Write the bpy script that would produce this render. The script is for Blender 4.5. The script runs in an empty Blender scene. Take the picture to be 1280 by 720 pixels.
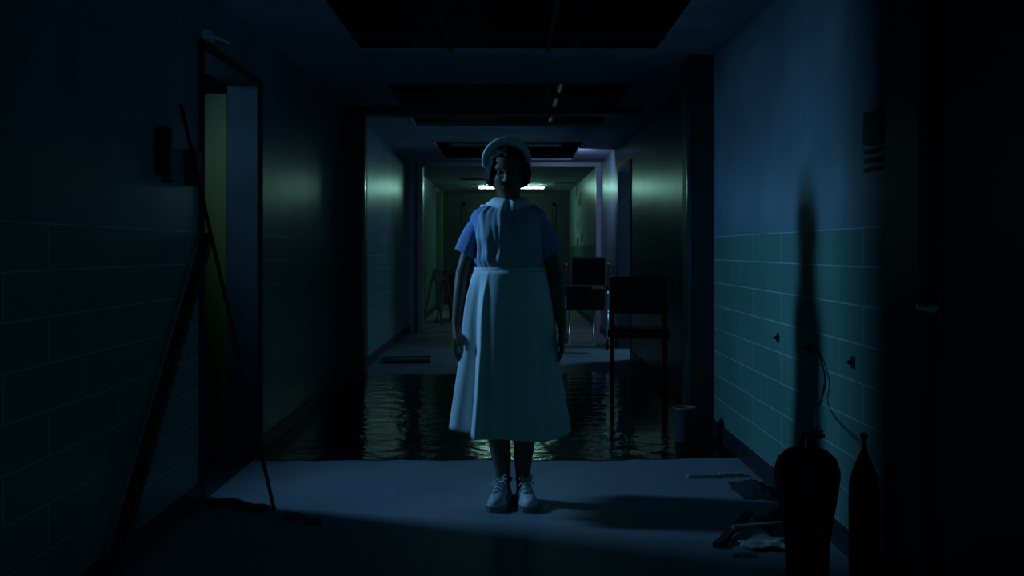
import bpy, bmesh, math, random
from mathutils import Vector, Matrix, noise
random.seed(7)
PI = math.pi
S = bpy.context.scene
C = S.collection
# ------------------------------------------------------------------ camera
F = 1244.0; VX, VY, CH = 636.0, 312.0, 1.17        # focal (px of 1280), vanishing point, eye height
cam = bpy.data.objects.new('camera', bpy.data.cameras.new('camera')); C.objects.link(cam)
cam.location = (0, 0, CH); cam.rotation_euler = (PI/2, 0, 0)
cam.data.lens = F*36/1280; cam.data.sensor_width = 36
cam.data.shift_x = (640-VX)/1280; cam.data.shift_y = -(360-VY)/1280
cam.data.clip_end = 60
S.camera = cam
S.view_settings.view_transform = 'Standard'; S.view_settings.look = 'None'
S.view_settings.gamma = 1; S.view_settings.exposure = 0.0
S.view_settings.use_curve_mapping = False
# ------------------------------------------------------------------ world and lamps
w = bpy.data.worlds.new('night'); S.world = w; w.use_nodes = True
w.node_tree.nodes['Background'].inputs[0].default_value = (0.10, 0.5, 0.8, 1)
w.node_tree.nodes['Background'].inputs[1].default_value = 0.004
def area(name, loc, look, sx, sy, power, col, spread=180):
    l = bpy.data.lights.new(name, 'AREA'); l.shape = 'RECTANGLE'; l.size = sx; l.size_y = sy
    l.energy = power; l.color = col; l.spread = math.radians(spread)
    o = bpy.data.objects.new(name, l); C.objects.link(o); o.location = loc
    o.rotation_euler = (Vector(look)-Vector(loc)).to_track_quat('-Z', 'Y').to_euler()
    return o
BLUE = (0.17, 0.52, 1.0)
area('moonlight_side_room', (-2.62, 5.00, 2.08), (1.0, 4.62, 1.0), 0.22, 0.5, 14.0, BLUE, 92)
area('moonlight_far_right_room', (2.6, 11.5, 1.7), (-1.4, 10.2, 0.4), 0.4, 0.8, 16.0, (0.2, 0.55, 1.0))
area('added_far_frame_light', (0.80, 12.0, 2.28), (1.22, 13.8, 1.4), 0.15, 0.15, 5.0, (0.38, 0.52, 1.0), 130)  # added lamp below the ceiling, brightens the far frame and chair
area('fill_behind_camera', (0.3, -2.0, 0.95), (-1.35, 3.2, 1.45), 0.7, 1.2, 1.9, (0.07, 0.66, 0.84), 88)  # added unseen fill lamp, no window is built here
# ------------------------------------------------------------------ helpers
def col4(c): return (c[0], c[1], c[2], 1)
def mat(name, c, rough=0.6, metal=0.0, var=0.15, nscale=6.0, bump=0.0, bscale=40.0, spec=0.5, c2=None, rvar=0.0):
    m = bpy.data.materials.new(name); m.use_nodes = True
    nt = m.node_tree; b = nt.nodes['Principled BSDF']
    b.inputs['Roughness'].default_value = rough; b.inputs['Metallic'].default_value = metal
    b.inputs['Specular IOR Level'].default_value = spec
    tc = nt.nodes.new('ShaderNodeNewGeometry')
    n = nt.nodes.new('ShaderNodeTexNoise'); n.inputs['Scale'].default_value = nscale; n.inputs['Detail'].default_value = 6
    nt.links.new(tc.outputs['Position'], n.inputs['Vector'])
    r = nt.nodes.new('ShaderNodeValToRGB')
    c2 = c2 or [x*(1-var*1.5) for x in c]
    r.color_ramp.elements[0].position = 0.35; r.color_ramp.elements[0].color = col4(c2)
    r.color_ramp.elements[1].position = 0.65; r.color_ramp.elements[1].color = col4(c)
    nt.links.new(n.outputs['Fac'], r.inputs['Fac']); nt.links.new(r.outputs['Color'], b.inputs['Base Color'])
    if bump:
        n2 = nt.nodes.new('ShaderNodeTexNoise'); n2.inputs['Scale'].default_value = bscale; n2.inputs['Detail'].default_value = 4
        nt.links.new(tc.outputs['Position'], n2.inputs['Vector'])
        bp = nt.nodes.new('ShaderNodeBump'); bp.inputs['Strength'].default_value = bump; bp.inputs['Distance'].default_value = 0.01
        nt.links.new(n2.outputs['Fac'], bp.inputs['Height']); nt.links.new(bp.outputs['Normal'], b.inputs['Normal'])
    return m
def emis(name, c, s):
    m = bpy.data.materials.new(name); m.use_nodes = True; b = m.node_tree.nodes['Principled BSDF']
    b.inputs['Base Color'].default_value = col4((.8, .8, .8))
    b.inputs['Emission Color'].default_value = col4(c); b.inputs['Emission Strength'].default_value = s
    return m
def wall_mat(pale=False):
    m = bpy.data.materials.new('wall_paint_with_lamplight' if pale else 'glazed_block_and_paint'); m.use_nodes = True
    nt = m.node_tree; b = nt.nodes['Principled BSDF']; L = nt.links
    g = nt.nodes.new('ShaderNodeNewGeometry'); sp = nt.nodes.new('ShaderNodeSeparateXYZ'); L.new(g.outputs['Position'], sp.inputs[0])
    z0 = nt.nodes.new('ShaderNodeMath'); z0.operation = 'SUBTRACT'; z0.inputs[1].default_value = 0.1; L.new(sp.outputs['Z'], z0.inputs[0])
    a = nt.nodes.new('ShaderNodeMath'); a.operation = 'ADD'; L.new(sp.outputs['Y'], a.inputs[0]); L.new(sp.outputs['X'], a.inputs[1])
    cb = nt.nodes.new('ShaderNodeCombineXYZ'); L.new(a.outputs[0], cb.inputs['X']); L.new(z0.outputs[0], cb.inputs['Y'])
    bk = nt.nodes.new('ShaderNodeTexBrick'); L.new(cb.outputs[0], bk.inputs['Vector'])
    bk.inputs['Scale'].default_value = 1; bk.inputs['Brick Width'].default_value = 0.55; bk.inputs['Row Height'].default_value = 0.14375
    bk.inputs['Mortar Size'].default_value = 0.0028; bk.inputs['Mortar Smooth'].default_value = 0.2
    bk.inputs['Color1'].default_value = (0.18, 0.35, 0.29, 1); bk.inputs['Color2'].default_value = (0.155, 0.32, 0.27, 1)
    bk.inputs['Mortar'].default_value = (0.60, 0.66, 0.62, 1)
    n = nt.nodes.new('ShaderNodeTexNoise'); n.inputs['Scale'].default_value = 1.7; n.inputs['Detail'].default_value = 8
    L.new(g.outputs['Position'], n.inputs['Vector'])
    rp = nt.nodes.new('ShaderNodeValToRGB'); L.new(n.outputs['Fac'], rp.inputs['Fac'])
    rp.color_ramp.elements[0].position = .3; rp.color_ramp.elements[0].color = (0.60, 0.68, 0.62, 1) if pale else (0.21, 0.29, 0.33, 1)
    rp.color_ramp.elements[1].position = .7; rp.color_ramp.elements[1].color = (0.74, 0.82, 0.74, 1) if pale else (0.27, 0.37, 0.42, 1)  # pale tones put the lit tube's brightness into the far wall colour
    gt = nt.nodes.new('ShaderNodeMath'); gt.operation = 'GREATER_THAN'; gt.inputs[1].default_value = 1.252; L.new(sp.outputs['Z'], gt.inputs[0])
    mx = nt.nodes.new('ShaderNodeMix'); mx.data_type = 'RGBA'; L.new(gt.outputs[0], mx.inputs[0]); L.new(bk.outputs['Color'], mx.inputs[6]); L.new(rp.outputs['Color'], mx.inputs[7])
    dm = nt.nodes.new('ShaderNodeMix'); dm.data_type = 'RGBA'; dm.blend_type = 'MULTIPLY'; dm.inputs[0].default_value = 0.5
    L.new(mx.outputs[2], dm.inputs[6]); L.new(n.outputs['Fac'], dm.inputs[7])
    L.new(dm.outputs[2], b.inputs['Base Color'])
    b.inputs['Roughness'].default_value = 0.31; b.inputs['Specular IOR Level'].default_value = 0.08
    bp = nt.nodes.new('ShaderNodeBump'); bp.inputs['Strength'].default_value = 0.05; bp.inputs['Distance'].default_value = 0.004
    n2 = nt.nodes.new('ShaderNodeTexNoise'); n2.inputs['Scale'].default_value = 9; L.new(g.outputs['Position'], n2.inputs['Vector'])
    L.new(n2.outputs['Fac'], bp.inputs['Height']); L.new(bp.outputs['Normal'], b.inputs['Normal'])
    return m
def floor_mat():
    m = bpy.data.materials.new('worn_vinyl_floor'); m.use_nodes = True
    nt = m.node_tree; b = nt.nodes['Principled BSDF']; L = nt.links
    g = nt.nodes.new('ShaderNodeNewGeometry')
    n = nt.nodes.new('ShaderNodeTexNoise'); n.inputs['Scale'].default_value = 1.6; n.inputs['Detail'].default_value = 8; L.new(g.outputs['Position'], n.inputs['Vector'])
    rp = nt.nodes.new('ShaderNodeValToRGB'); L.new(n.outputs['Fac'], rp.inputs['Fac'])
    rp.color_ramp.elements[0].position = .3; rp.color_ramp.elements[0].color = (0.21, 0.23, 0.26, 1)
    rp.color_ramp.elements[1].position = .7; rp.color_ramp.elements[1].color = (0.30, 0.31, 0.33, 1)
    mp = nt.nodes.new('ShaderNodeTexBrick'); mp.offset = 0; L.new(g.outputs['Position'], mp.inputs['Vector'])
    mp.inputs['Scale'].default_value = 1; mp.inputs['Brick Width'].default_value = .3; mp.inputs['Row Height'].default_value = .3; mp.inputs['Mortar Size'].default_value = .0015
    mp.inputs['Color1'].default_value = (1, 1, 1, 1); mp.inputs['Color2'].default_value = (.93, .93, .95, 1); mp.inputs['Mortar'].default_value = (.75, .75, .75, 1)
    mx = nt.nodes.new('ShaderNodeMix'); mx.data_type = 'RGBA'; mx.blend_type = 'MULTIPLY'; mx.inputs[0].default_value = 1
    L.new(rp.outputs['Color'], mx.inputs[6]); L.new(mp.outputs['Color'], mx.inputs[7]); L.new(mx.outputs[2], b.inputs['Base Color'])
    b.inputs['Roughness'].default_value = 0.55; b.inputs['Specular IOR Level'].default_value = 0.3
    return m
def water_mat():
    m = bpy.data.materials.new('dirty_standing_water'); m.use_nodes = True
    nt = m.node_tree; b = nt.nodes['Principled BSDF']; L = nt.links
    b.inputs['Base Color'].default_value = (0.008, 0.012, 0.010, 1); b.inputs['Roughness'].default_value = 0.10; b.inputs['IOR'].default_value = 1.33; b.inputs['Specular IOR Level'].default_value = 0.10
    g = nt.nodes.new('ShaderNodeNewGeometry')
    n = nt.nodes.new('ShaderNodeTexNoise'); n.inputs['Scale'].default_value = 7; n.inputs['Detail'].default_value = 3; L.new(g.outputs['Position'], n.inputs['Vector'])
    bp = nt.nodes.new('ShaderNodeBump'); bp.inputs['Strength'].default_value = 1.0; bp.inputs['Distance'].default_value = 0.008
    L.new(n.outputs['Fac'], bp.inputs['Height']); L.new(bp.outputs['Normal'], b.inputs['Normal'])
    return m
M = dict(
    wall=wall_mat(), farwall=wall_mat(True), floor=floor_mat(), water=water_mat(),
    ceil=mat('ceiling_tile', (.40, .46, .50), .8, nscale=3, bump=.3, bscale=60),
    plenum=mat('plenum_dark', (.02, .02, .02), .9), duct=mat('old_duct', (.06, .06, .06), .5, .3),
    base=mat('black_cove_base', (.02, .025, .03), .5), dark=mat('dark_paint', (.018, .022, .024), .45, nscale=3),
    frame=mat('painted_steel', (.38, .40, .44), .35, nscale=4), steel=mat('brushed_steel', (.55, .56, .58), .3, .9, nscale=30),
    casing2=mat('mid_grey_casing', (.06, .07, .08), .6), roomshade=mat('room_floor_shade', (.03,.035,.045), .8), casing=mat('dark_blue_casing', (.035, .042, .045), .7, spec=.1, nscale=4), binmat=mat('grey_bin', (.10,.12,.13), .5), chrome=mat('chrome', (.8, .8, .82), .38, 1.0, var=.05), olive=mat('olive_door', (.13, .105, .012), .5, nscale=2),
    black=mat('black_rubber', (.012, .012, .012), .55), blackmetal=mat('black_enamel', (.015, .018, .018), .6, spec=.3),
    vinyl=mat('oxblood_vinyl', (.06, .014, .014), .35, nscale=10), vinyl2=mat('black_vinyl', (.015, .015, .018), .5),
    wood=mat('old_wood', (.28, .21, .12), .6, nscale=12), darkwood=mat('dark_wood', (.03, .025, .02), .7, nscale=12),
    paper=mat('dirty_paper', (.55, .55, .50), .8, nscale=12, var=.3), papergrey=mat('grey_paper', (.10, .12, .11), .8, nscale=12),
    plastic=mat('pale_plastic', (.35, .38, .40), .4), rubble=mat('plaster_rubble', (.06, .06, .06), .9, bump=.5),
    cloth=mat('white_cotton', (.80, .81, .82), .85, var=.03, nscale=5, bump=.08, bscale=90, spec=.2),
    guard=mat('dark_steel_guard', (.10, .11, .12), .25, .9, nscale=5),
    bib=mat('grey_blue_bib_cotton', (.42, .50, .60), .85, var=.05, nscale=8, bump=.08, bscale=120, spec=.2),
    dress=mat('blue_cotton', (.22, .32, .58), .85, var=.06, nscale=8, bump=.08, bscale=120, spec=.2),
    skin=mat('brown_skin', (.17, .10, .07), .5, var=.08, nscale=20, spec=.35),
    hair=mat('black_hair', (.008, .007, .007), .6, bump=1.0, bscale=120, spec=.2),
    shoe=mat('white_leather', (.60, .60, .60), .5, var=.08, nscale=15), sole=mat('rubber_sole', (.22, .22, .22), .7),
    eye=mat('eye_white', (.22, .20, .19), .2), iris=mat('dark_iris', (.01, .008, .006), .2), lip=mat('dark_lip', (.10, .03, .03), .4),
    greenboard=mat('green_gloss_paint', (.10, .17, .11), .35, nscale=2), end=mat('dark_green_door', (.03, .05, .045), .5, nscale=2),
    tube=emis('lit_tube', (.40, 1, .76), 32.0), deadtube=mat('dead_tube_glass', (.7, .72, .7), .3),
    rag=mat('dark_rag', (.02, .022, .025), .9, bump=.6),
)
def link_bm(name, bm, m, parent=None, smooth=False):
    bmesh.ops.recalc_face_normals(bm, faces=bm.faces)
    me = bpy.data.meshes.new(name); bm.to_mesh(me); bm.free()
    if m: me.materials.append(m)
    if smooth:
        for p in me.polygons: p.use_smooth = True
    o = bpy.data.objects.new(name, me); C.objects.link(o)
    if parent: o.parent = parent
    return o
def box(bm, x0, x1, y0, y1, z0, z1, rot=None, bev=0):
    r = bmesh.ops.create_cube(bm, size=1)
    vs = r['verts']
    mtx = Matrix.Translation(((x0+x1)/2, (y0+y1)/2, (z0+z1)/2)) @ (rot or Matrix.Identity(4)) @ Matrix.Diagonal((abs(x1-x0), abs(y1-y0), abs(z1-z0), 1))
    bmesh.ops.transform(bm, matrix=mtx, verts=vs)
    if bev:
        es = list({e for v in vs for e in v.link_edges})
        bmesh.ops.bevel(bm, geom=es, offset=bev, segments=2, affect='EDGES', profile=.5)
def bx(name, x0, x1, y0, y1, z0, z1, m, parent=None, bev=0):
    bm = bmesh.new(); box(bm, x0, x1, y0, y1, z0, z1, bev=bev); return link_bm(name, bm, m, parent)
def tube(bm, pts, rad, seg=12, cap=True, sx=1.0, sy=1.0):
    pts = [Vector(p) for p in pts]
    if not hasattr(rad, '__len__'): rad = [rad]*len(pts)
    rings = []; prev = None
    for i, p in enumerate(pts):
        t = (pts[min(i+1, len(pts)-1)] - pts[max(i-1, 0)]).normalized()
        if prev is None:
            up = Vector((0, 1, 0)) if abs(t.y) < .9 else Vector((1, 0, 0))
            u = t.cross(up).normalized()
        else:
            u = (prev - t*prev.dot(t)).normalized()
        prev = u; v = t.cross(u)
        rings.append([bm.verts.new(p + u*math.cos(2*PI*k/seg)*rad[i]*sx + v*math.sin(2*PI*k/seg)*rad[i]*sy) for k in range(seg)])
    for a, b in zip(rings, rings[1:]):
        for k in range(seg): bm.faces.new((a[k], a[(k+1) % seg], b[(k+1) % seg], b[k]))
    if cap: bm.faces.new(rings[0][::-1]); bm.faces.new(rings[-1])
def ball(bm, c, r, seg=16, rings=10):
    if not hasattr(r, '__len__'): r = (r, r, r)
    q = bmesh.ops.create_uvsphere(bm, u_segments=seg, v_segments=rings, radius=1)
    bmesh.ops.transform(bm, matrix=Matrix.Translation(c) @ Matrix.Diagonal((*r, 1)), verts=q['verts'])
    return q['verts']
def limb(bm, pts, rad, seg=14):
    tube(bm, pts, rad, seg)
    for p, r in zip(pts, rad): ball(bm, p, r*.99, 12, 8)
def lathe(bm, prof, seg=24, c=(0, 0, 0)):
    rings = [[bm.verts.new((c[0]+r*math.cos(2*PI*k/seg), c[1]+r*math.sin(2*PI*k/seg), c[2]+z)) for k in range(seg)] for r, z in prof]
    for a, b in zip(rings, rings[1:]):
        for k in range(seg): bm.faces.new((a[k], a[(k+1) % seg], b[(k+1) % seg], b[k]))
    bm.faces.new(rings[0][::-1]); bm.faces.new(rings[-1])
def tag(o, label=None, cat=None, group=None, kind=None):
    if label: o['label'] = label
    if cat: o['category'] = cat
    if group: o['group'] = group
    if kind: o['kind'] = kind
    return o
def thing(name, label, cat, loc=(0, 0, 0), rz=0, group=None):
    o = bpy.data.objects.new(name, None); C.objects.link(o); o.location = loc; o.rotation_euler = (0, 0, rz); o.empty_display_size = .1
    return tag(o, label, cat, group)
def struct(o): o['kind'] = 'structure'; return o
def origin_to(o, p):
    d = Vector(p); o.data.transform(Matrix.Translation(-d)); o.location = d; return o
def subsurf(o, n=1):
    m = o.modifiers.new('s', 'SUBSURF'); m.levels = n; m.render_levels = n
def solid(o, t, off=0):
    m = o.modifiers.new('t', 'SOLIDIFY'); m.thickness = t; m.offset = off
# ------------------------------------------------------------------ structure
XL, XR, H = -1.42, 1.30, 2.40
WT = 0.15
bm = bmesh.new(); box(bm, -4.6, 4.6, -6, 23.5, -.1, 0)
struct(link_bm('floor', bm, M['floor']))
bm = bmesh.new()                                           # left wall with two door openings
box(bm, XL-WT, XL, -6, 4.60, 0, H); box(bm, XL-WT, XL, 4.60, 5.60, 2.10, H)
box(bm, XL-WT, XL, 5.60, 21.4, 0, H)
struct(link_bm('wall_left', bm, M['wall']))
bm = bmesh.new()                                           # right wall with a side doorway
box(bm, XR, XR+WT, -6, 2.15, 0, H); box(bm, XR, XR+WT, 2.15, 3.40, 2.12, H); box(bm, XR, XR+WT, 3.40, 10.6, 0, H)
box(bm, XR, XR+WT, 10.6, 11.75, 2.10, H); box(bm, XR, XR+WT, 11.75, 14.28, 0, H)
struct(link_bm('wall_right', bm, M['wall']))
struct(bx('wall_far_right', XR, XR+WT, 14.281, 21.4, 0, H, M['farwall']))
struct(bx('wall_back', XL-WT, XR+WT, 21.4, 21.55, 0, H, M['end']))
# side rooms
bm = bmesh.new()
box(bm, -4.6, XL-WT, 7.2, 7.35, 0, H); box(bm, -4.6, -4.45, 2.6, 7.2, 0, H); box(bm, -4.6, XL-WT, 2.6, 2.75, 0, H)
struct(link_bm('wall_side_room', bm, M['greenboard']))
bm = bmesh.new()
box(bm, XR+WT, 4.6, 9.2, 9.35, 0, H); box(bm, XR+WT, 4.6, 12.6, 12.75, 0, H); box(bm, 4.45, 4.6, 9.35, 12.6, 0, H)
struct(link_bm('wall_far_right_room', bm, M['wall']))
struct(bx('floor_side_room_shade', -4.45, XL-.002, 2.75, 7.2, .0, .004, M['roomshade']))  # dark sheet over the floor, unlit area beside the doorway put into colour
# ceiling with missing tile fields
HW = .92
holes = [(-HW, HW, 2.6, 6.2), (-HW, HW, 7.4, 9.87), (-.86, .86, 11.4, 13.66), (-.86, -.42, 17.2, 17.7), (-.75, -.42, 18.5, 18.9), (.86, 1.25, 18.1, 18.6)]
xs = sorted({-4.6, 4.6, *[h[0] for h in holes], *[h[1] for h in holes]}); ys = sorted({-6, 21.55, *[h[2] for h in holes], *[h[3] for h in holes]})
bm = bmesh.new()
for xa, xb in zip(xs, xs[1:]):
    for ya, yb in zip(ys, ys[1:]):
        cx, cy = (xa+xb)/2, (ya+yb)/2
        if any(h[0] < cx < h[1] and h[2] < cy < h[3] for h in holes): continue
        bm.faces.new([bm.verts.new(p) for p in ((xa, ya, H), (xb, ya, H), (xb, yb, H), (xa, yb, H))])
bmesh.ops.remove_doubles(bm, verts=bm.verts, dist=1e-4)
r = bmesh.ops.extrude_face_region(bm, geom=bm.faces[:]); bmesh.ops.translate(bm, verts=[v for v in r['geom'] if isinstance(v, bmesh.types.BMVert)], vec=(0, 0, .025))
struct(link_bm('ceiling', bm, M['ceil']))
bm = bmesh.new(); box(bm, -4.6, 4.6, -6, 23.5, 3.2, 3.3); box(bm, -4.6, 4.6, 21.5, 21.6, H+.03, 3.2)
box(bm, XL-WT, XL-WT+.05, -6, 21.5, H+.03, 3.2); box(bm, XR+WT-.05, XR+WT, -6, 21.5, H+.03, 3.2)
struct(link_bm('ceiling_slab', bm, M['plenum']))
# bare grid bars left across the openings
bm = bmesh.new()
for x in (-.36, .24):
    box(bm, x-.012, x+.012, 2.6, 6.2, H-.002, H+.03)
for y in (3.4, 4.6, 5.8): box(bm, -HW, HW, y-.012, y+.012, H, H+.03)
g0 = link_bm('ceiling_grid', bm, M['duct']); tag(g0, 'bare dark ceiling grid spanning the nearest large ceiling opening', 'ceiling grid')
bm = bmesh.new()
for x in (-.3, .31): box(bm, x-.012, x+.012, 7.4, 9.87, H-.002, H+.03)
for y in (8.0, 9.2): box(bm, -HW, HW, y-.012, y+.012, H, H+.03)
g1 = link_bm('ceiling_grid', bm, M['duct']); tag(g1, 'bare dark ceiling grid in the second ceiling opening, above the puddle', 'ceiling grid')
# duct and pipes in the void
bm = bmesh.new(); box(bm, -.75, -.15, 1.5, 14, 2.72, 3.02, bev=.01)
for y in range(2, 14): box(bm, -.765, -.135, y-.015, y+.015, 2.705, 3.035)
tag(link_bm('air_duct', bm, M['duct']), 'dark sheet metal air duct inside the open ceiling void', 'duct')
bm = bmesh.new(); tube(bm, [(.5, 1.5, 2.75), (.5, 14, 2.75)], .05, 12)
for y in range(2, 14, 2): tube(bm, [(.5, y, 2.75), (.5, y+.08, 2.75)], .062, 12)
tag(link_bm('pipe', bm, M['duct'], smooth=True), 'dark round pipe running through the open ceiling void', 'pipe')
# baseboards
bm = bmesh.new()
for a, b in ((-6, 4.55), (5.7, 21.4)): box(bm, XL, XL+.012, a, b, 0, .1)
struct(link_bm('baseboard_left', bm, M['base']))
bm = bmesh.new()
for a, b in ((-6, 2.1), (3.42, 6.3), (6.5, 10.6), (11.84, 21.4)): box(bm, XR-.012, XR, a, b, 0, .1)
struct(link_bm('baseboard_right', bm, M['base']))
# piers with steel corner guards
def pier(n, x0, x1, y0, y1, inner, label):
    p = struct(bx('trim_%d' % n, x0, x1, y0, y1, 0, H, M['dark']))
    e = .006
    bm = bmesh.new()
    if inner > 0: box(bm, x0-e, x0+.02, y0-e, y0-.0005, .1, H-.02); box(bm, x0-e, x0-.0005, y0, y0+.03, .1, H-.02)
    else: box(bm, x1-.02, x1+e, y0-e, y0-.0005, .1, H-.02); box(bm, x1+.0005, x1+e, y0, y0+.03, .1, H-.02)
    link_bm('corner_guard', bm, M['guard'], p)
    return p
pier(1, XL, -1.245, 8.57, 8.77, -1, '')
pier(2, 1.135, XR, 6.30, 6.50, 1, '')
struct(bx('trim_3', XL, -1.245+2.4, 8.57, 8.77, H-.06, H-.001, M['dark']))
# left doorway casing (near side room)
bm = bmesh.new()
box(bm, XL-WT-.01, XL+.008, 5.585, 5.64, 0, 2.14); box(bm, XL-WT-.01, XL+.012, 5.64, 5.70, 0, 2.14)
box(bm, XL-WT-.01, XL+.012, 4.56, 4.61, .004, 2.14)
box(bm, XL-WT-.01, XL+.012, 4.56, 5.70, 2.09, 2.14)
struct(link_bm('trim_4', bm, M['casing']))
# door leaf swung into the side room
d = struct(bx('door_1', XL-WT-.94, XL-WT-.035, 5.67, 5.715, .01, 2.06, M['olive'], bev=.003))
bm = bmesh.new(); ball(bm, (XL-WT-.86, 5.63, 1.0), .028); tube(bm, [(XL-WT-.86, 5.67, 1.0), (XL-WT-.86, 5.63, 1.0)], .012)
link_bm('door_knob', bm, M['steel'], d, True)
bm = bmesh.new()
for z in (.3, 1.1, 1.85): tube(bm, [(XL-WT-.022, 5.66, z-.05), (XL-WT-.022, 5.66, z+.05)], .008)
link_bm('hinge', bm, M['steel'], d)
# closer bracket over that doorway
bm = bmesh.new(); tube(bm, [(XL+.02, 4.66, 2.17), (XL+.05, 4.75, 2.172), (XL+.055, 4.86, 2.18), (XL+.03, 4.93, 2.20)], .008, 8)
box(bm, XL, XL+.03, 4.61, 4.70, 2.15, 2.19)
tag(origin_to(link_bm('door_closer', bm, M['deadtube']), (XL, 4.66, 2.17)), 'small bent steel closer arm above the left doorway', 'door closer')
# right near door: frame, leaf, lever handle
bm = bmesh.new()
box(bm, XR-.015, XR+WT+.01, 3.12, 3.40, 0, 2.14); box(bm, XR-.015, XR+WT+.01, 2.13, 2.19, 0, 2.14); box(bm, XR-.015, XR+WT+.01, 2.13, 3.40, 2.09, 2.14)
struct(link_bm('trim_5', bm, M['dark']))
d2 = struct(bx('door_2', XR+.02, XR+.065, 2.20, 3.115, .01, 2.085, M['dark'], bev=.003))
bm = bmesh.new(); tube(bm, [(XR+.02, 3.06, .995), (XR-.04, 3.06, .995), (XR-.045, 3.03, .995), (XR-.045, 2.94, .995)], .011, 10)
hd = link_bm('door_handle', bm, M['steel'], d2)
bx('backplate', XR+.012, XR+.02, 3.03, 3.09, .93, 1.06, M['dark'], hd, bev=.002)
# far cross-corridor frame
bm = bmesh.new()
box(bm, XL, -1.292, 14.1, 14.25, 0, H)
box(bm, -1.292, -1.215, 14.06, 14.28, 0, H-.06); box(bm, 1.235, XR, 14.06, 14.28, 0, H-.06)
box(bm, -1.292, XR, 14.06, 14.28, H-.06, H)
struct(link_bm('trim_6', bm, M['frame']))
struct(bx('trim_7', -1.215, 1.235, 14.07, 14.2, 0, .012, M['frame'], bev=.003))
# right far side doorway casing
bm = bmesh.new(); box(bm, XR-.01, XR+WT+.01, 11.74, 11.82, 0, 2.12); box(bm, XR-.01, XR+WT+.01, 10.55, 10.61, 0, 2.12); box(bm, XR-.01, XR+WT+.01, 10.55, 11.82, 2.08, 2.13)
struct(link_bm('trim_8', bm, M['casing2']))
# end double doors
for i, (a, b) in enumerate(((-.93, -.005), (.005, .93))):
    dd = struct(bx('door_%d' % (3+i), a, b, 21.34, 21.395, .01, 2.1, M['end'], bev=.003))
    bx('push_bar', a+.08, b-.08, 21.28, 21.335, .98, 1.03, M['steel'], dd, bev=.004)
    bx('kick_plate', a+.03, b-.03, 21.332, 21.339, .04, .3, M['steel'], dd)
bm = bmesh.new(); box(bm, -1.0, -.935, 21.32, 21.4, 0, 2.17); box(bm, .935, 1.0, 21.32, 21.4, 0, 2.17); box(bm, -1, 1, 21.32, 21.4, 2.105, 2.17)
struct(link_bm('trim_9', bm, M['dark']))
bm = bmesh.new(); box(bm, XL, XL+.10, 19.4, 20.1, 0, 2.3); box(bm, XL, XL+.04, 16.2, 16.3, 0, 2.3)
struct(link_bm('trim_10', bm, M['greenboard']))
# ------------------------------------------------------------------ lights one can see
def batten(name, label, x0, x1, y, z, tm, tilt=0):
    t = thing(name, label, 'ceiling light', ((x0+x1)/2, y, z), 0)
    hw = (x1-x0)/2
    bm = bmesh.new(); box(bm, -hw, hw, -.03, .03, .028, .06, bev=.004); box(bm, -hw, -hw+.03, -.02, .02, -.02, .03); box(bm, hw-.03, hw, -.02, .02, -.02, .03)
    link_bm('housing', bm, M['frame'], t)
    bm = bmesh.new(); tube(bm, [(-hw+.03, 0, 0), (-hw+.045, 0, 0), (hw-.045, 0, 0), (hw-.03, 0, 0)], [.01, .019, .019, .01], 12)
    link_bm('lamp_tube', bm, tm, t, True)
    t.rotation_euler = (0, tilt, 0); return t
L1 = batten('fluorescent_light', 'lit white fluorescent tube hanging behind the nurse at the far end', -.60, .70, 19.0, 2.355, M['tube'])
for x in (-.4, .4):
    bm = bmesh.new(); tube(bm, [(x, 0, .05), (x, 0, .24)], .004, 6); link_bm('suspension_wire', bm, M['steel'], L1)
L2 = batten('fluorescent_light', 'unlit fluorescent tube at the front edge of the third ceiling opening', -.67, .62, 11.37, 2.365, M['deadtube'])
# ------------------------------------------------------------------ standing water
bm = bmesh.new(); random.seed(3)
N = 60; fr = []; bk = []
for i in range(N+1):
    x = XL+.02+(XR-XL-.04)*i/N
    yf = 5.52 + .05*noise.noise(Vector((x*3, 0, 1))) + .03*noise.noise(Vector((x*9, 2, 1))) + (.10*max(0, x-.5))
    yb = 9.35 + .25*noise.noise(Vector((x*2, 5, 1)))
    fr.append(bm.verts.new((x, yf, .004))); bk.append(bm.verts.new((x, yb, .004)))
for i in range(N): bm.faces.new((fr[i], fr[i+1], bk[i+1], bk[i]))
o = tag(link_bm('puddle', bm, M['water']), 'dark rippled water spread across the corridor behind the nurse', 'puddle')
solid(o, .003, -1)
# ------------------------------------------------------------------ the nurse
NY = 4.56
N0 = thing('person', 'nurse standing with arms down, white cap, white apron, blue short-sleeved dress, white shoes', 'person', (0, NY, 0))
bm = bmesh.new()
# torso and pelvis
def loft(bm, secs, seg=28, close=True):
    rings = []
    for (z, cx, cy, rx, ry) in secs:
        rings.append([bm.verts.new((cx+rx*math.cos(2*PI*k/seg), cy+ry*math.sin(2*PI*k/seg), z)) for k in range(seg)])
    for a, b in zip(rings, rings[1:]):
        for k in range(seg): bm.faces.new((a[k], a[(k+1) % seg], b[(k+1) % seg], b[k]))
    if close: bm.faces.new(rings[0][::-1]); bm.faces.new(rings[-1])
    return rings
loft(bm, [(.78, 0, .0, .10, .08), (.86, 0, .0, .150, .105), (.95, 0, .0, .158, .108), (1.08, 0, 0, .126, .085), (1.2, 0, -.005, .136, .098), (1.28, 0, -.008, .145, .10), (1.34, 0, .01, .15, .08), (1.375, 0, .015, .095, .055), (1.39, 0, .015, .055, .05)])
limb(bm, [(0, .02, 1.34), (0, .012, 1.39), (0, .0, 1.45)], [.056, .05, .052])
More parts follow.
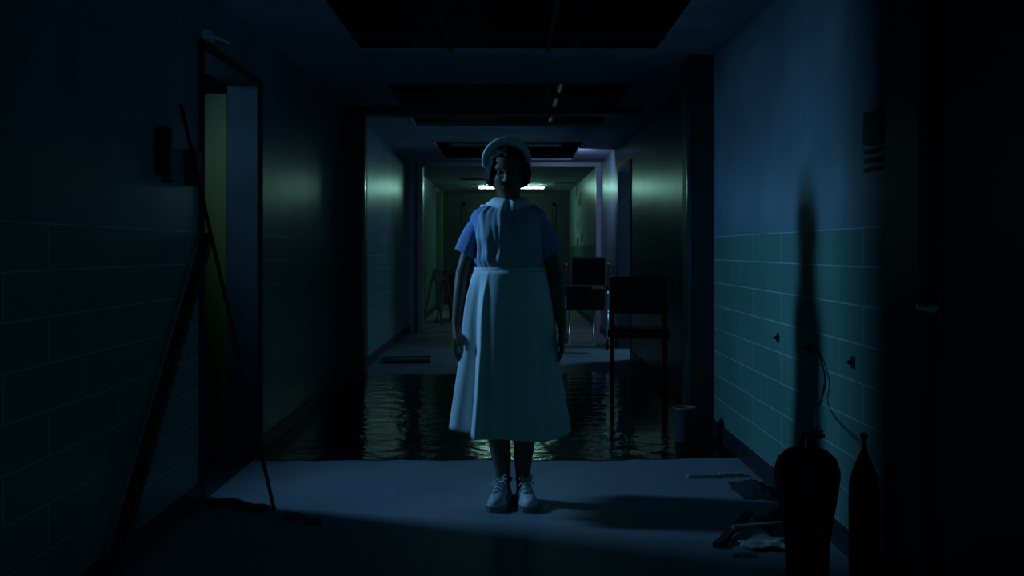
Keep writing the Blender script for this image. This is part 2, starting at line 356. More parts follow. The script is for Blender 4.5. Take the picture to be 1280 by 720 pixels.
for s, kx, ax in ((-1, -.047, -.022), (1, .070, .064)):       # legs
    limb(bm, [(s*.085, .01, .84), (s*.075, .0, .66), (kx, -.01, .47), (kx+s*.004, .018, .34), ((kx+ax)/2, .03, .22), (ax, .035, .11), (ax, .03, .06)], [.088, .074, .055, .056, .045, .030, .03])
    ball(bm, (ax-.006*(s < 0), -.02, .040), (.026, .07, .022))
def arm(s):
    sh = Vector((s*.138, .005, 1.295)); el = Vector((s*.212, .015, 1.06)); wr = Vector((s*.238, -.035, .83))
    limb(bm, [sh, sh.lerp(el, .5), el, el.lerp(wr, .35), wr], [.036, .037, .034, .033, .022])
    # hand: palm then five separate curled fingers; palm faces the thigh
    px = wr + Vector((s*.004, -.012, -.055))
    ball(bm, wr.lerp(px, .4), (.018, .025, .03)); 
    ball(bm, px, (.014, .036, .045), 16, 10)
    lens = [.068, .076, .072, .058]
    for i, L in enumerate(lens):
        y = px.y - .028 + i*.019
        b0 = Vector((px.x, y, px.z-.028)); k1 = b0 + Vector((-s*.002, (i-1.5)*.002, -.022-.45*L*.6))
        k2 = k1 + Vector((-s*.010, (i-1.5)*.001, -L*.36)); k3 = k2 + Vector((-s*.014, 0, -L*.26))
        limb(bm, [b0, k1, k2, k3], [.0092, .0088, .0080, .0070], 10)
    t0 = px + Vector((-s*.004, -.028, .018)); t1 = t0 + Vector((-s*.008, -.018, -.026)); t2 = t1 + Vector((-s*.008, -.004, -.026))
    limb(bm, [t0, t1, t2], [.0115, .0100, .0082], 10)
arm(-1); arm(1)
# head
HC = Vector((-.008, -.02, 1.512))
hv = ball(bm, (0, 0, 0), 1, 40, 28)
for v in hv:
    x, y, z = v.co
    rx, ry, rz = .076, .094, .126
    if z < 0: rx *= 1-.34*(-z)**1.5; ry *= 1-.10*(-z)
    q = Vector((x*rx, y*ry, z*rz))
    if y < 0:
        q.y *= .93
        for ex in (-.031, .031):                               # eye sockets
            d2_ = ((q.x-ex)/.019)**2+((q.z-.006)/.014)**2
            q.y += .013*math.exp(-d2_)
        q.y -= .005*math.exp(-((q.z-.028)/.012)**2)            # brow
        q.y -= .006*math.exp(-((q.z+.098)/.018)**2-(q.x/.022)**2)
        for ex in (-.04, .04): q.y -= .005*math.exp(-((q.x-ex)/.018)**2-((q.z+.025)/.018)**2)
    v.co = q + HC
ny = HC.y-.083
limb(bm, [(HC.x, ny+.008, HC.z+.012), (HC.x, ny-.004, HC.z-.012), (HC.x, ny-.013, HC.z-.030)], [.007, .009, .0115])
for s in (-1, 1):
    ball(bm, (HC.x+s*.012, ny-.002, HC.z-.033), (.009, .010, .007))
    ball(bm, (HC.x+s*.074, HC.y+.012, HC.z-.005), (.009, .018, .030))   # ears
body = link_bm('body', bm, M['skin'], N0, True)
md = body.modifiers.new('r', 'REMESH'); md.mode = 'VOXEL'; md.voxel_size = .0042; md.use_smooth_shade = True
md = body.modifiers.new('sm', 'SMOOTH'); md.factor = .5; md.iterations = 3
for s in (-1, 1):
    bm = bmesh.new(); ball(bm, (HC.x+s*.031, HC.y-.0665, HC.z+.006), (.0125, .0115, .0095)); e = link_bm('eye', bm, M['eye'], N0, True)
    bm = bmesh.new(); ball(bm, (HC.x+s*.031, HC.y-.0745, HC.z+.006), (.006, .004, .006)); link_bm('iris', bm, M['iris'], e, True)
bm = bmesh.new()
ball(bm, (HC.x, ny+.004, HC.z-.0575), (.021, .008, .0045)); ball(bm, (HC.x, ny+.004, HC.z-.066), (.018, .008, .0055))
link_bm('lips', bm, M['lip'], N0, True)
# hair: short curly bob around the face
bm = bmesh.new(); hv = ball(bm, (0, 0, 0), 1, 64, 48)
for v in hv:
    d = v.co.normalized()
    r = Vector((.104, .112, .112))
    if d.z < 0: r.x = .104+.010*min(1, -d.z*2)
    if d.z > 0: r.x = .104-.012*min(1, d.z*2.5)
    q = Vector((d.x*r.x, d.y*r.y, d.z*r.z))
    if q.z < -.075: q.z = -.075 + (q.z+.075)*.25
    face = (abs(d.x) < .66 and d.y < -.15 and d.z < .50)
    n_ = noise.noise(d*7)*.007 + noise.noise(d*18)*.004
    q += d*n_
    if face:
        q.y = max(q.y, -.01 if d.z < .35 else -.055)
    v.co = q + HC + Vector((.004, .018, .022))
hair = link_bm('hair', bm, M['hair'], N0, True)
# cap: upturned band and pleated crown
bm = bmesh.new(); cc = Vector((-.010, -.012, 1.560))
n = 44; prev = None
for i in range(n+1):
    a = math.radians(-10 + 200*i/n); tt = math.sin(PI*i/n)
    ro = .104+.027*tt**.4; ri = .086
    y0 = .030-.062*tt**.8
    ring = [(ri, y0), (ro-.004, y0-.008), (ro+.002, y0-.002), (ro, y0+.022), (ri+.004, y0+.06)]
    ring = [bm.verts.new((cc.x+r_*math.cos(a)*.95, cc.y+yy, cc.z+r_*math.sin(a)*.93)) for r_, yy in ring]
    if prev:
        for k in range(5): bm.faces.new((prev[k], prev[(k+1) % 5], ring[(k+1) % 5], ring[k]))
    else: bm.faces.new(ring)
    prev = ring
bm.faces.new(prev[::-1])
cap_o = link_bm('nurse_cap', bm, M['cloth'], N0, True); subsurf(cap_o)
bm = bmesh.new(); hv = ball(bm, (0, 0, 0), 1, 48, 20)
for v in hv:
    d = v.co.copy(); f = 1+.03*math.sin(math.atan2(d.x, d.y+.01)*14)
    v.co = Vector((cc.x+d.x*.098*f, cc.y+.045+d.y*.06, cc.z+.035+d.z*.082*f))
link_bm('cap_crown', bm, M['cloth'], cap_o, True)
# bodice (blue dress)
def shell(name, zs, prof, th0, th1, seg, m, parent, thick=.003, off=1, dz=None):
    bm = bmesh.new(); rows = []
    for z in zs:
        t0 = th0(z) if callable(th0) else th0; t1 = th1(z) if callable(th1) else th1
        row = []
        for k in range(seg+1):
            th = t0+(t1-t0)*k/seg
            x, y, zz = prof(th, z); row.append(bm.verts.new((x, y, zz)))
        rows.append(row)
    for a, b in zip(rows, rows[1:]):
        for k in range(seg): bm.faces.new((a[k], a[k+1], b[k+1], b[k]))
    bmesh.ops.remove_doubles(bm, verts=bm.verts, dist=1e-5)
    o = link_bm(name, bm, m, parent, True); solid(o, thick, off); return o
def interp(tab, z):
    for (a, *va), (b, *vb) in zip(tab, tab[1:]):
        if z <= b or b == tab[-1][0]:
            t = min(1, max(0, (z-a)/(b-a))); t = t*t*(3-2*t) if False else t
            return [p+(q-p)*t for p, q in zip(va, vb)]
TAB = [(1.04, .150, .108), (1.09, .146, .104), (1.14, .156, .116), (1.22, .166, .132), (1.28, .170, .128), (1.32, .172, .108), (1.345, .160, .090), (1.362, .130, .074), (1.378, .092, .062), (1.392, .066, .056)]
def torso(off=0, wr=.0035):
    def f(th, z):
        rx, ry = interp(TAB, z)
        w_ = wr*noise.noise(Vector((math.cos(th)*3, math.sin(th)*3, z*14))) + wr*.8*noise.noise(Vector((math.cos(th)*8, math.sin(th)*8, z*6+9)))
        blouse = .010*math.exp(-((z-1.125)/.03)**2)
        r_ = off+w_+blouse
        # bust
        bx_ = 0
        y = (ry+r_)*math.sin(th); x = (rx+r_)*math.cos(th)
        if y < 0: y -= .016*math.exp(-((abs(x)-.072)/.045)**2-((z-1.235)/.05)**2)
        return x, y+.002, z
    return f
zs = [1.04+i*(1.392-1.04)/34 for i in range(35)]
dress = shell('dress_bodice', zs, torso(), 0, 2*PI, 72, M['dress'], N0)
def sleeve(s):
    bm = bmesh.new(); seg = 28; rings = []
    a = Vector((s*.108, .006, 1.330)); b = Vector((s*.201, .010, 1.150))
    for i in range(15):
        t = i/14; c = a.lerp(b, t); c.x += s*.006*math.sin(PI*t)
        r = .034+.024*math.sin(PI/2*min(1, t*2.2))+.004*t
        ax = (b-a).normalized(); u = Vector((0, 1, 0)); v = ax.cross(u).normalized()
        ring = []
        for k in range(seg):
            th = 2*PI*k/seg
            rr = r*(1+.07*t*math.sin(5*th+s)+.04*noise.noise(Vector((math.cos(th)*2, math.sin(th)*2, t*5+s*3))))
            ring.append(bm.verts.new(c+u*math.cos(th)*rr+v*math.sin(th)*rr*.82))
        rings.append(ring)
    for p, q in zip(rings, rings[1:]):
        for k in range(seg): bm.faces.new((p[k], p[(k+1) % seg], q[(k+1) % seg], q[k]))
    o = link_bm('sleeve', bm, M['dress'], N0, True); solid(o, .003)
    return o
sleeve(-1); sleeve(1)
# bib of the apron, straps
def bib(th, z):
    x, y, zz = torso(.006+.010*math.exp(-((th-FR+.22)/.07)**2)*min(1, (z-1.1)/.05 if z > 1.1 else 0)+.006*math.exp(-((th-FR+.62+.8*(z-1.2))/.06)**2)-.005*math.exp(-((th-FR+.42)/.08)**2), .008)(th, z); return x, y, z
FR = -PI/2
def half(z): return 1.0-.25*max(0,(z-1.2)/.17)**1.5
shell('apron_bib', [1.085+i*(1.368-1.085)/30 for i in range(31)], bib, lambda z: FR-half(z), lambda z: FR+half(z), 48, M['bib'], N0)
for s in (-1, 1):
    bm = bmesh.new(); prev = None
    for i in range(25):
        t = i/24; z = 1.27+.104*math.sin(PI*t)**.8; sg = -math.cos(PI*t)
        q = []
        for xx in (.082, .106, .130):
            rx, ry = interp(TAB, z); rx += .006; ry += .006
            k = 1-(xx/max(rx, .131))**2
            q.append(bm.verts.new((s*xx, sg*ry*math.sqrt(max(k, .05))+.002, z+.003*abs(math.sin(PI*t))-.10*max(0, xx-.10)*math.sin(PI*t))))
        if prev:
            for k in range(2): bm.faces.new((prev[k], prev[k+1], q[k+1], q[k]))
        prev = q
    o = link_bm('apron_strap', bm, M['cloth'], N0, True); solid(o, .003)
# pointed collar
bm = bmesh.new()
for s in (-1, 1):
    pr = None; n = 12
    for i in range(n+1):
        t = i/n; a_ = FR + s*PI*t
        ux, uy = math.cos(a_), math.sin(a_)
        top = bm.verts.new((ux*.057, .006+uy*.053, 1.412-.014*(1-t)))
        wd = .050 if t < .12 else .034+.01*math.sin(PI*t)
        dropp = .052*(1-t)**3+.010
        bot = bm.verts.new((ux*(.057+wd)+s*.012*(1-t), .004+uy*(.052+wd*1.12), 1.397-dropp*.8-.006))
        mid = bm.verts.new((ux*.066, .006+uy*.061, 1.416-.014*(1-t)))
        if pr: bm.faces.new((pr[0], pr[1], mid, top)); bm.faces.new((pr[1], pr[2], bot, mid))
        pr = (top, mid, bot)
o = link_bm('collar', bm, M['cloth'], N0, True); solid(o, .003)
# skirt of the dress and apron
def base_r(z):
    t = (1.09-z)/(1.09-.335); t = max(0, t)
    rx = .150+.112*t**.85+.012*math.sin(PI*min(1, t*2.2))*(t < .46); ry = .112+.118*t**.9
    return rx, ry, t
def folds(th, t):
    f = .040*t*(math.sin(9*th+.6)*.6+.5*math.sin(17*th+2)) + .02*t*noise.noise(Vector((math.cos(th)*2, math.sin(th)*2, t*2)))
    def g(c, w): return math.exp(-((th-c)/w)**2)
    k = min(1, t*6)
    f += .14*k*(.35+.65*t)*g(FR-.60+.10*t, .055) - .17*k*(.3+.7*t)*g(FR-.86+.05*t, .13)
    f += .05*k*g(FR-1.18, .08) - .03*t*g(FR-1.42, .09)
    f += .03*t*g(FR+.55, .1) - .03*t*g(FR+.8, .12) + .04*t*g(FR+1.2, .12)
    return f
def skirt(th, z):
    if th > PI/2: th -= 2*PI
    rx, ry, t = base_r(z)
    f = folds(th, t)-.03
    zz = z + t*t*(.008*math.sin(3*th)+.006*math.sin(9*th)) + .045*t*t*max(0, -math.cos(th))
    return rx*(1+f)*math.cos(th), (ry)*(1+f)*math.sin(th), zz+.004*t
zsk = [1.09-i*(1.09-.35)/40 for i in range(41)][::-1]
shell('dress_skirt', zsk, skirt, 0, 2*PI, 200, M['dress'], N0)
def apron(th, z):
    rx, ry, t = base_r(z)
    f = .03+folds(th, t)+.02*t
    return rx*(1+f)*math.cos(th), (ry*(1+f)+.004)*math.sin(th), z-.008*t*math.sin(5*th)+.03*t*t*max(0, -math.cos(th))
za = [1.075-i*(1.075-.335)/40 for i in range(41)][::-1]
def aL(z):
    t = base_r(z)[2]; return FR-1.5+.30*t
shell('apron_skirt', za, apron, lambda z: aL(z), lambda z: FR+1.62, 150, M['cloth'], N0)
def bandf(th, z):
    return .158*math.cos(th), .117*math.sin(th), z
bd = shell('apron_waistband', [1.05+i*.01 for i in range(5)], bandf, 0, 2*PI, 60, M['cloth'], N0, .004)
for bxx in (-.028,):
    bm = bmesh.new(); ball(bm, (bxx, -.121, 1.072), (.007, .003, .007)); link_bm('button', bm, M['cloth'], bd, True)
# shoes
def shoe(cx, cy, rot):
    secs = [(.085, .030, .050, .045), (.06, .037, .070, .05), (.02, .038, .095, .05), (-.02, .036, .092, .05), (-.06, .042, .070, .045), (-.10, .046, .052, .04), (-.135, .044, .044, .035), (-.165, .030, .034, .03), (-.175, .012, .022, .02)]
    R = Matrix.Translation((cx, cy, 0)) @ Matrix.Rotation(rot, 4, 'Z')
    bm = bmesh.new(); rings = []; seg = 20
    for y, hw, h, _ in secs:
        ring = []
        for k in range(seg):
            a_ = 2*PI*k/seg; c_, s_ = math.cos(a_), math.sin(a_)
            xx = hw*math.copysign(abs(c_)**.8, c_); zz = .022+(h-.0)*max(0, s_)**.75 if s_ > 0 else .022+.008*s_
            ring.append(bm.verts.new(R @ Vector((xx*(1-.25*max(0, s_)), y, zz))))
        rings.append(ring)
    for p, q in zip(rings, rings[1:]):
        for k in range(seg): bm.faces.new((p[k], p[(k+1) % seg], q[(k+1) % seg], q[k]))
    bm.faces.new(rings[0][::-1]); bm.faces.new(rings[-1])
    tube(bm, [R @ Vector((0, .03, .09)), R @ Vector((0, .035, .108))], [.042, .037], 18)
    o = link_bm('shoe', bm, M['shoe'], N0, True); subsurf(o)
    bm = bmesh.new(); n = 24; top = []; bot = []
    out = [(hw+.004, y) for y, hw, _, _ in secs]
    loop = [(h_, y) for h_, y in out] + [(-h_, y) for h_, y in out[::-1]]
    T = [bm.verts.new(R @ Vector((x, y, .026))) for x, y in loop]; B = [bm.verts.new(R @ Vector((x, y, 0.001))) for x, y in loop]
    bm.faces.new(T); bm.faces.new(B[::-1])
    for k in range(len(loop)): bm.faces.new((T[k], T[(k+1) % len(loop)], B[(k+1) % len(loop)], B[k]))
    link_bm('sole', bm, M['sole'], o)
    bm = bmesh.new()
    for i in range(4):
        y = -.03-.020*i; z = .118-.012*i
        for sg in (-1, 1):
            tube(bm, [R @ Vector((-.022*sg, y, z-.008)), R @ Vector((0, y-.008, z+.004)), R @ Vector((.022*sg, y-.016, z-.012))], .0035, 6)
    for sg in (-1, 1):
        tube(bm, [R @ Vector((0, -.035, .118)), R @ Vector((sg*.025, -.045, .142)), R @ Vector((sg*.034, -.05, .125)), R @ Vector((sg*.012, -.045, .122))], .0035, 6)
        tube(bm, [R @ Vector((0, -.035, .118)), R @ Vector((sg*.02, -.055, .115)), R @ Vector((sg*.038, -.06, .095))], .003, 6)
    link_bm('laces', bm, M['shoe'], o)
    bm = bmesh.new(); tube(bm, [R @ Vector((0, .03, .104)), R @ Vector((0, .035, .116))], [.041, .038], 18); link_bm('shoe_opening', bm, M['sole'], o, True)
shoe(-.030, .03, -.22); shoe(.074, .03, .14)
# ------------------------------------------------------------------ right foreground
t = thing('gas_cylinder', 'large dark bulbous canister with brass valve standing nearest the camera at right', 'cylinder', (.965, 3.22, 0))
bm = bmesh.new(); lathe(bm, [(.05, 0), (.078, .004), (.085, .03), (.072, .06), (.068, .14), (.070, .22), (.082, .30), (.096, .38), (.104, .44), (.103, .46), (.092, .495), (.066, .52), (.034, .532), (.028, .536)], 36)
link_bm('canister', bm, M['blackmetal'], t, True)
bm = bmesh.new(); lathe(bm, [(.024, .530), (.030, .536), (.030, .552), (.018, .556), (.016, .576), (.012, .580)], 20); link_bm('valve', bm, M['blackmetal'], t)
bm = bmesh.new(); tube(bm, [(-.012, -.03, .536), (-.012, -.03, .566)], .005, 8); link_bm('valve_pin', bm, M['chrome'], t)
bm = bmesh.new(); box(bm, -.005, .055, -.012, .012, .560, .574, bev=.002); box(bm, .01, .05, -.01, .01, .578, .586, bev=.002); link_bm('valve_lever', bm, M['black'], t)
pts = [Vector(p) for p in ((1.02, 3.22, .60), (1.10, 3.45, .62), (1.20, 3.9, .63), (1.262, 4.16, .57), (1.275, 4.09, .66), (1.28, 4.11, .74), (1.282, 4.20, .78), (1.290, 4.29, .750))]
def smooth_pts(p, n=10):
    out = []
    for i in range(len(p)-1):
        a, b, c, d = p[max(i-1, 0)], p[i], p[i+1], p[min(i+2, len(p)-1)]
        for k in range(n):
            t = k/n; out.append(.5*((2*b)+(-a+c)*t+(2*a-5*b+4*c-d)*t*t+(-a+3*b-3*c+d)*t**3))
    return out+[p[-1]]
def P(px, py, D): return Vector(((px-VX)*D/F, D, CH-(py-VY)*D/F))
pts = [P(1013, 435, 4.28), P(1021, 438, 4.18), P(1028, 458, 4.08), P(1031, 478, 4.04), P(1026, 500, 4.06), P(1020, 515, 3.95), P(1020, 530, 3.7), P(1018, 543, 3.4), P(1019, 545, 3.24)]
bm = bmesh.new(); tube(bm, smooth_pts(pts), .0055, 8)
tag(link_bm('hose', bm, M['black'], smooth=True), 'thin black hose looping from the tiled wall down to the canister valve', 'hose')
t = thing('gas_cylinder', 'slim dark bottle-shaped cylinder with a thin neck against the right tiled wall', 'cylinder', (1.235, 3.46, 0))
bm = bmesh.new(); lathe(bm, [(.040, 0), (.050, .006), (.052, .30), (.050, .36), (.040, .40), (.024, .44), (.013, .465), (.010, .475)], 28); link_bm('canister', bm, M['blackmetal'], t, True)
bm = bmesh.new(); lathe(bm, [(.009, .47), (.009, .515), (.013, .518), (.013, .530), (.006, .533)], 14); link_bm('neck', bm, M['black'], t)
for px, lab in ((973, 'small dark rail bracket on the tiled wall, farthest of the three'), (1013, 'small dark rail bracket from which the thin black hose hangs'), (1067, 'small dark rail bracket on the tiled wall, nearest the camera')):
    D = XR*F/(px-VX)
    bm = bmesh.new(); box(bm, XR-.006, XR, D-.018, D+.018, .722, .768, bev=.002); tube(bm, [(XR-.006, D, .745), (XR-.02, D, .745), (XR-.024, D, .745)], [.008, .008, .005], 10)
    tag(origin_to(link_bm('rail_bracket', bm, M['black']), (XR, D, .745)), lab, 'bracket', 'brackets of the missing handrail')
# sign on right wall
t = thing('wall_sign', 'dark rectangular room sign with three strips below on the right wall', 'sign', (XR, 3.54, 1.6))
bx('sign_plate', -.012, 0, -.08, .08, -.055, .065, M['black'], t, bev=.002)
for i in range(3): bx('name_strip', -.010, 0, -.08, .08, -.085-.032*i, -.071-.032*i, M['black'], t, bev=.001)
# floor debris at right
def slat(label, p0, p1, w, h, m, name='broken_slat', cat='slat', grp=None):
    a, b = Vector(p0), Vector(p1); d = (b-a); ang = math.atan2(d.y, d.x)
    bm = bmesh.new(); L = d.length; n = 6; q = []
    for i in range(n+1):
        x = L*i/n; j = (random.random()-.5)*w*.25
        q.append([bm.verts.new((x, yy+j, zz)) for yy, zz in ((-w/2, 0), (w/2, 0), (w/2, h), (-w/2, h))])
    for u, v in zip(q, q[1:]):
        for k in range(4): bm.faces.new((u[k], u[(k+1) % 4], v[(k+1) % 4], v[k]))
    bm.faces.new(q[0][::-1]); bm.faces.new(q[-1])
    o = link_bm(name, bm, m); o.location = a; o.rotation_euler = (0, -math.atan2(d.z, Vector((d.x, d.y)).length), ang)
    return tag(o, label, cat, grp)
slat('pale broken slat on the lit floor right of the nurse, longer left one', (.915, 5.10, .001), (1.075, 5.12, .001), .035, .014, M['plastic'])
slat('pale broken slat on the floor beside the right baseboard, shorter right one', (1.085, 5.13, .001), (1.215, 5.14, .001), .03, .018, M['plastic'])
slat('dark wooden lath lying aslant on the floor near the large canister', (.815, 3.90, .001), (1.03, 4.26, .03), .03, .02, M['darkwood'])
slat('thin dark lath crossing beside the paper near the large canister', (.90, 4.005, .048), (1.13, 4.06, .050), .02, .012, M['wood'])
def crumple(name, label, cat, c, sx, sy, h, m, seed, n=14, grp=None):
    bm = bmesh.new(); vs = {}
    for i in range(n+1):
        for j in range(n+1):
            u, v = i/n-.5, j/n-.5
            z = h*(.5+noise.noise(Vector((u*4+seed, v*4, seed)))*1.0)+h*.3*noise.noise(Vector((u*11+seed, v*11, seed)))
            k = 1+.25*noise.noise(Vector((math.atan2(v, u)*1.5, seed, 0)))
            if 'rag' in name or 'rubble' in name:
                e_ = max(0, 1-(2*math.hypot(u, v))**2); z = h*e_*(.7+.8*abs(noise.noise(Vector((u*5+seed, v*5, 1)))))
            vs[i, j] = bm.verts.new((u*sx*k, v*sy*k, max(.001, z)))
    for i in range(n):
        for j in range(n): bm.faces.new((vs[i, j], vs[i+1, j], vs[i+1, j+1], vs[i, j+1]))
    o = link_bm(name, bm, m, smooth=True); solid(o, .0012, 1); o.location = c; return tag(o, label, cat, grp)
crumple('crumpled_paper', 'crumpled pale paper sheet on the floor left of the large canister', 'paper', (1.005, 3.91, .002), .17, .11, .022, M['paper'], 3.1)
crumple('torn_paper', 'small torn paper scrap in front of the dark laths', 'paper', (.90, 3.80, .001), .09, .05, .008, M['papergrey'], 8.4)
crumple('dark_rag', 'dark crumpled rag along the right baseboard behind the slats', 'rag', (1.185, 4.82, 0), .18, .36, .05, M['rag'], 5.2)
crumple('dark_rag', 'dark heap of rag beneath the leaning lath near the large canister', 'rag', (1.16, 4.20, 0), .20, .30, .07, M['rag'], 9.7)
# small pale waste bin by pier
t = thing('waste_bin', 'small pale tapered bin at the foot of the right pier', 'bin', (1.065, 6.02, .008))
bm = bmesh.new(); lathe(bm, [(.055, 0), (.058, .002), (.070, .20), (.074, .202), (.074, .212), (.066, .212), (.064, .20), (.05, .01)], 24); link_bm('bin_body', bm, M['binmat'], t, True)
# dark chair beyond pier on the right
def chair(label, loc, rz):
    t = thing('chair', label, 'chair', loc, rz)
    bm = bmesh.new(); box(bm, -.23, .23, -.23, .22, .50, .57, bev=.02); link_bm('seat', bm, M['vinyl2'], t)
    bm = bmesh.new(); box(bm, -.22, .22, .19, .25, .66, .95, bev=.02); link_bm('backrest', bm, M['vinyl2'], t)
    for sx in (-.2, .2):
        for sy in (-.2, .2):
            bm = bmesh.new(); top = .90 if sy > 0 else .50
            tube(bm, [(sx, sy, .004), (sx, sy, top)], .012, 10); link_bm('leg', bm, M['blackmetal'], t)
        bm = bmesh.new(); box(bm, sx-.02, sx+.02, -.2, .18, .715, .735, bev=.004); tube(bm, [(sx, -.19, .5), (sx, -.19, .72)], .01, 8); link_bm('armrest', bm, M['vinyl2'], t)
    return t
chair('dark padded chair against the right wall beyond the pier', (.99, 7.6, .008), -.12)
# treatment chair with chrome fittings
t = thing('treatment_chair', 'dark red vinyl hospital chair with chrome frame on castors, near the far doorway', 'wheelchair', (.945, 11.9, 0), -.12)
bm = bmesh.new(); box(bm, -.20, .20, .16, .25, .55, 1.08, rot=Matrix.Rotation(-.12, 4, 'X'), bev=.03); link_bm('backrest', bm, M['vinyl2'], t)
bm = bmesh.new(); box(bm, -.24, .20, -.28, .20, .46, .58, bev=.03); link_bm('seat', bm, M['vinyl'], t)
bm = bmesh.new(); box(bm, -.24, .20, -.31, -.27, .46, .745, bev=.015); link_bm('front_panel', bm, M['vinyl'], t)
for s, x in ((-1, -.28), (1, .24)):
    bm = bmesh.new(); box(bm, x-.025, x+.025, -.28, .18, .70, .735, bev=.01); ar = link_bm('armrest', bm, M['vinyl2'], t)
    bm = bmesh.new(); tube(bm, smooth_pts([Vector((x, -.27, .47)), Vector((x, -.29, .60)), Vector((x, -.25, .69)), Vector((x, .15, .69)), Vector((x, .22, .80)), Vector((x+.01, .25, 1.0))], 5), .012, 10); link_bm('arm_tube', bm, M['chrome'], ar, True)
    bm = bmesh.new(); tube(bm, [(x-.0, -.27, .44), (x, .25, .44), (x, .27, .60)], .014, 10); link_bm('side_rail', bm, M['chrome'], t, True)
    for y in (-.25, .24):
        bm = bmesh.new(); tube(bm, [(x, y, .13), (x, y, .45)], .012, 10); lg = link_bm('leg', bm, M['chrome'], t, True)
        bm = bmesh.new(); tube(bm, [(x-.018, y+.03, .05), (x-.018, y, .14)], .007, 8); tube(bm, [(x+.018, y+.03, .05), (x+.018, y, .14)], .007, 8); ball(bm, (x, y, .14), .02); link_bm('castor_fork', bm, M['chrome'], lg, True)
        bm = bmesh.new(); tube(bm, [(x-.012, y+.03, .045), (x+.012, y+.03, .045)], .045, 20); link_bm('castor_wheel', bm, M['black'], lg, True)
bm = bmesh.new(); box(bm, -.235, .195, -.322, -.308, .742, .756, bev=.003); link_bm('front_trim', bm, M['chrome'], t)
bm = bmesh.new(); box(bm, .06, .20, -.335, -.322, .715, .735, bev=.003); link_bm('latch_plate', bm, M['deadtube'], t)
bm = bmesh.new(); box(bm, -.24, .12, -.72, -.58, .075, .095, bev=.005); fp = link_bm('footrest', bm, M['steel'], t)
for x in (-.2, .08):
    bm = bmesh.new(); tube(bm, [(x, -.60, .09), (x, -.45, .25), (x, -.26, .46)], .011, 10); link_bm('footrest_arm', bm, M['chrome'], fp, True)
bm = bmesh.new(); ball(bm, (.31, -.1, .80), .022); tube(bm, [(.24, .0, .70), (.31, -.1, .80), (.30, .05, .88)], .008, 8); link_bm('brake_lever', bm, M['chrome'], t, True)
bm = bmesh.new(); tube(bm, smooth_pts([Vector((.26, .20, .86)), Vector((.30, .16, .92)), Vector((.28, .13, .98)), Vector((.22, .16, 1.0))], 5), .010, 8); link_bm('push_handle', bm, M['chrome'], t, True)
# ------------------------------------------------------------------ left side
bm = bmesh.new(); a, b = P(343, 640, 4.44), P(226, 130, 4.30)
a.z = .006; tube(bm, [a, a.lerp(b, .02), b], [.010, .0085, .0085], 10)
pole = tag(link_bm('pole', bm, M['black'], smooth=True), 'long thin dark pole leaning against the left wall by the doorway', 'pole')
origin_to(pole, a)
# thick plank leaning along near-left wall
bm = bmesh.new()
p0 = Vector((XL+.045, 3.42, .02)); p1 = Vector((XL+.045, 4.55, 1.235)); dv = (p1-p0)
R = dv.to_track_quat('Z', 'X').to_matrix().to_4x4(); L = dv.length
r = bmesh.ops.create_cube(bm, size=1); bmesh.ops.transform(bm, matrix=Matrix.Translation(p0.lerp(p1, .5)) @ R @ Matrix.Diagonal((.046, .046, L, 1)), verts=r['verts'])
bmesh.ops.bevel(bm, geom=bm.edges[:], offset=.004, segments=2, affect='EDGES')
tag(origin_to(link_bm('plank', bm, M['darkwood']), p0), 'thick dark wooden beam leaning along the near left wall', 'plank')
t = thing('soap_dispenser', 'dark rounded wall dispenser on the near left wall', 'dispenser', (XL, 4.03, 1.56))
bm = bmesh.new(); box(bm, 0, .05, -.045, .045, -.09, .11, bev=.02); link_bm('dispenser_body', bm, M['blackmetal'], t, True)
bm = bmesh.new(); box(bm, .02, .055, -.03, .03, -.12, -.085, bev=.01); link_bm('push_lever', bm, M['black'], t)
t = thing('intercom_box', 'small dark box on the left wall just before the doorway', 'wall box', (XL, 4.40, 1.53))
bm = bmesh.new(); box(bm, 0, .05, -.05, .05, -.08, .08, bev=.008); link_bm('box_body', bm, M['blackmetal'], t)
bm = bmesh.new(); tube(bm, [(.05, 0, -.03), (.058, 0, -.03)], .012, 14); link_bm('call_button', bm, M['black'], t)
random.seed(12)
for i, (px, py, s) in enumerate(((262, 628, .05), (285, 632, .07), (304, 634, .05), (322, 637, .06), (368, 648, .05), (392, 654, .04))):
    D = CH*F/(py-VY); p = P(px, py, D); p.z = 0
    bm = bmesh.new(); r = bmesh.ops.create_icosphere(bm, subdivisions=2, radius=1)
    for v in r['verts']:
        q = v.co * (1+.35*noise.noise(v.co*1.6+Vector((i*3.3, 0, 0)))); v.co = Vector((q.x*s, q.y*s*.8, q.z*s*.22+s*.2))
    zmin = min(v.co.z for v in bm.verts)
    for v in bm.verts: v.co.z -= zmin
    o = link_bm('plaster_chunk', bm, M['rubble']); o.location = p
    lab = ['flat chunk of plaster at the foot of the left door jamb, leftmost of the row', 'largest flat plaster chunk of the row by the left doorway', 'plaster chunk third from the left wall in the row on the floor', 'plaster chunk just left of the foot of the thin pole', 'plaster chunk just right of the foot of the thin pole', 'smallest plaster chunk, nearest the nurse in the row'][i]
    tag(o, lab, 'rubble', 'plaster chunks by the left doorway')
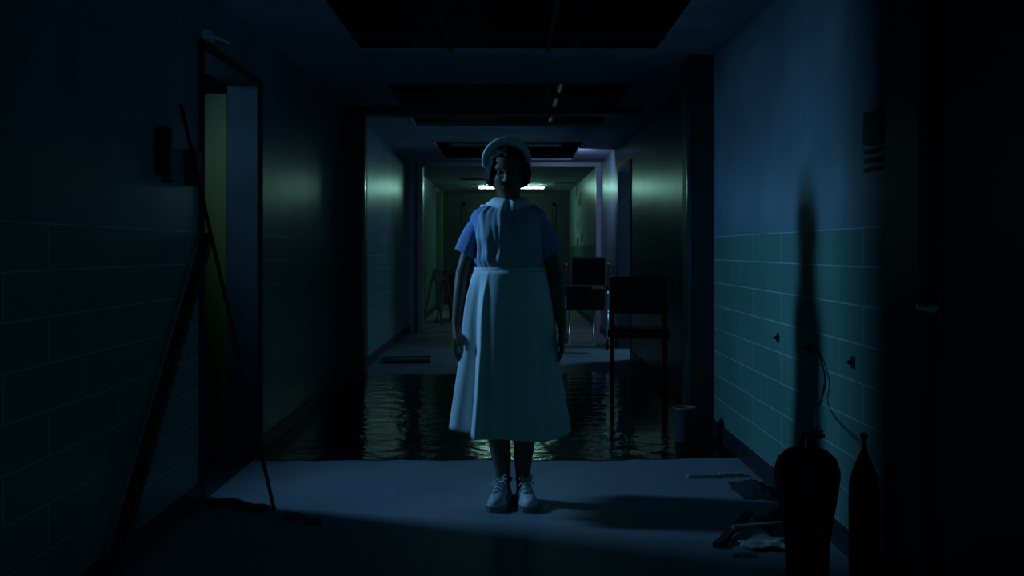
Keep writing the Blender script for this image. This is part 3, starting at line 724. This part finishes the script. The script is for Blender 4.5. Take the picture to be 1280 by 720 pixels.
# flattened boards beyond the puddle at left
def board(label, cx, cy, sx, sy, z, rz, m, name='flattened_carton', cat='cardboard'):
    bm = bmesh.new(); box(bm, -sx/2, sx/2, -sy/2, sy/2, 0, .02, bev=.003); box(bm, -sx/2+.02, sx/2-.02, -sy/2+.06, -sy/2+.09, .02, .024)
    o = link_bm(name, bm, m); o.location = (cx, cy, z); o.rotation_euler = (0, 0, rz); return tag(o, label, cat)
board('dark flattened carton lying beyond the puddle near the left wall', -1.08, 10.5, .50, .5, .001, .1, M['rag'])
board('pale strip of board on top of the flattened carton at left', -1.02, 10.28, .42, .05, .025, .03, M['plastic'], 'board_strip', 'board')
# wooden trestle and bin beyond the far frame
t = thing('step_ladder', 'small pale wooden step ladder beyond the far doorway at left', 'ladder', (-1.08, 15.6, 0), .9)
for s in (-1, 1):
    bm = bmesh.new(); tube(bm, [(s*.16, -.20, .003), (s*.12, 0, .84)], .020, 6); link_bm('leg', bm, M['wood'], t)
    bm = bmesh.new(); tube(bm, [(s*.16, .22, .003), (s*.12, .02, .82)], .016, 6); link_bm('leg', bm, M['wood'], t)
for i in range(3):
    f = (i+1)/3.6; bx('step', -.15+.02*f, .15-.02*f, -.20*(1-f)-.03, -.20*(1-f)+.05, .84*f-.012, .84*f+.012, M['wood'], t)
bx('top_step', -.14, .14, -.07, .09, .84, .865, M['wood'], t, bev=.004)
t = thing('rubbish_bin', 'dark round rubbish bin behind the step ladder', 'bin', (-.82, 16.9, 0))
bm = bmesh.new(); lathe(bm, [(.18, 0), (.19, .01), (.23, .60), (.24, .61), (.24, .63)], 28); link_bm('bin_body', bm, M['black'], t, True)
bm = bmesh.new(); lathe(bm, [(.245, .63), (.245, .66), (.16, .76), (.04, .79), (.02, .80)], 28); link_bm('lid', bm, M['black'], t, True)
# papers on bright wall beyond the frame
for i, (px, py, w_, h_, lab) in enumerate(((725.5, 243, .40, .09, 'small dark notice highest on the far right wall'), (724.5, 252, .45, .15, 'large dark notice just below the highest one on the far right wall'), (722.5, 281, .30, .16, 'faint notice at mid height on the far right wall'), (727, 297, .25, .14, 'dark square notice lower on the far right wall, nearer one'), (722, 302, .28, .12, 'dark notice lowest on the far right wall'))):
    D = XR*F/(px-VX); z = CH-(py-VY)*D/F
    bm = bmesh.new(); box(bm, -.004, 0, -w_/2, w_/2, -h_/2, h_/2); o = link_bm('notice', bm, M['papergrey'] if i == 2 else M['black']); o.location = (XR, D, z)
    tag(o, lab, 'notice', 'notices on the far right wall')
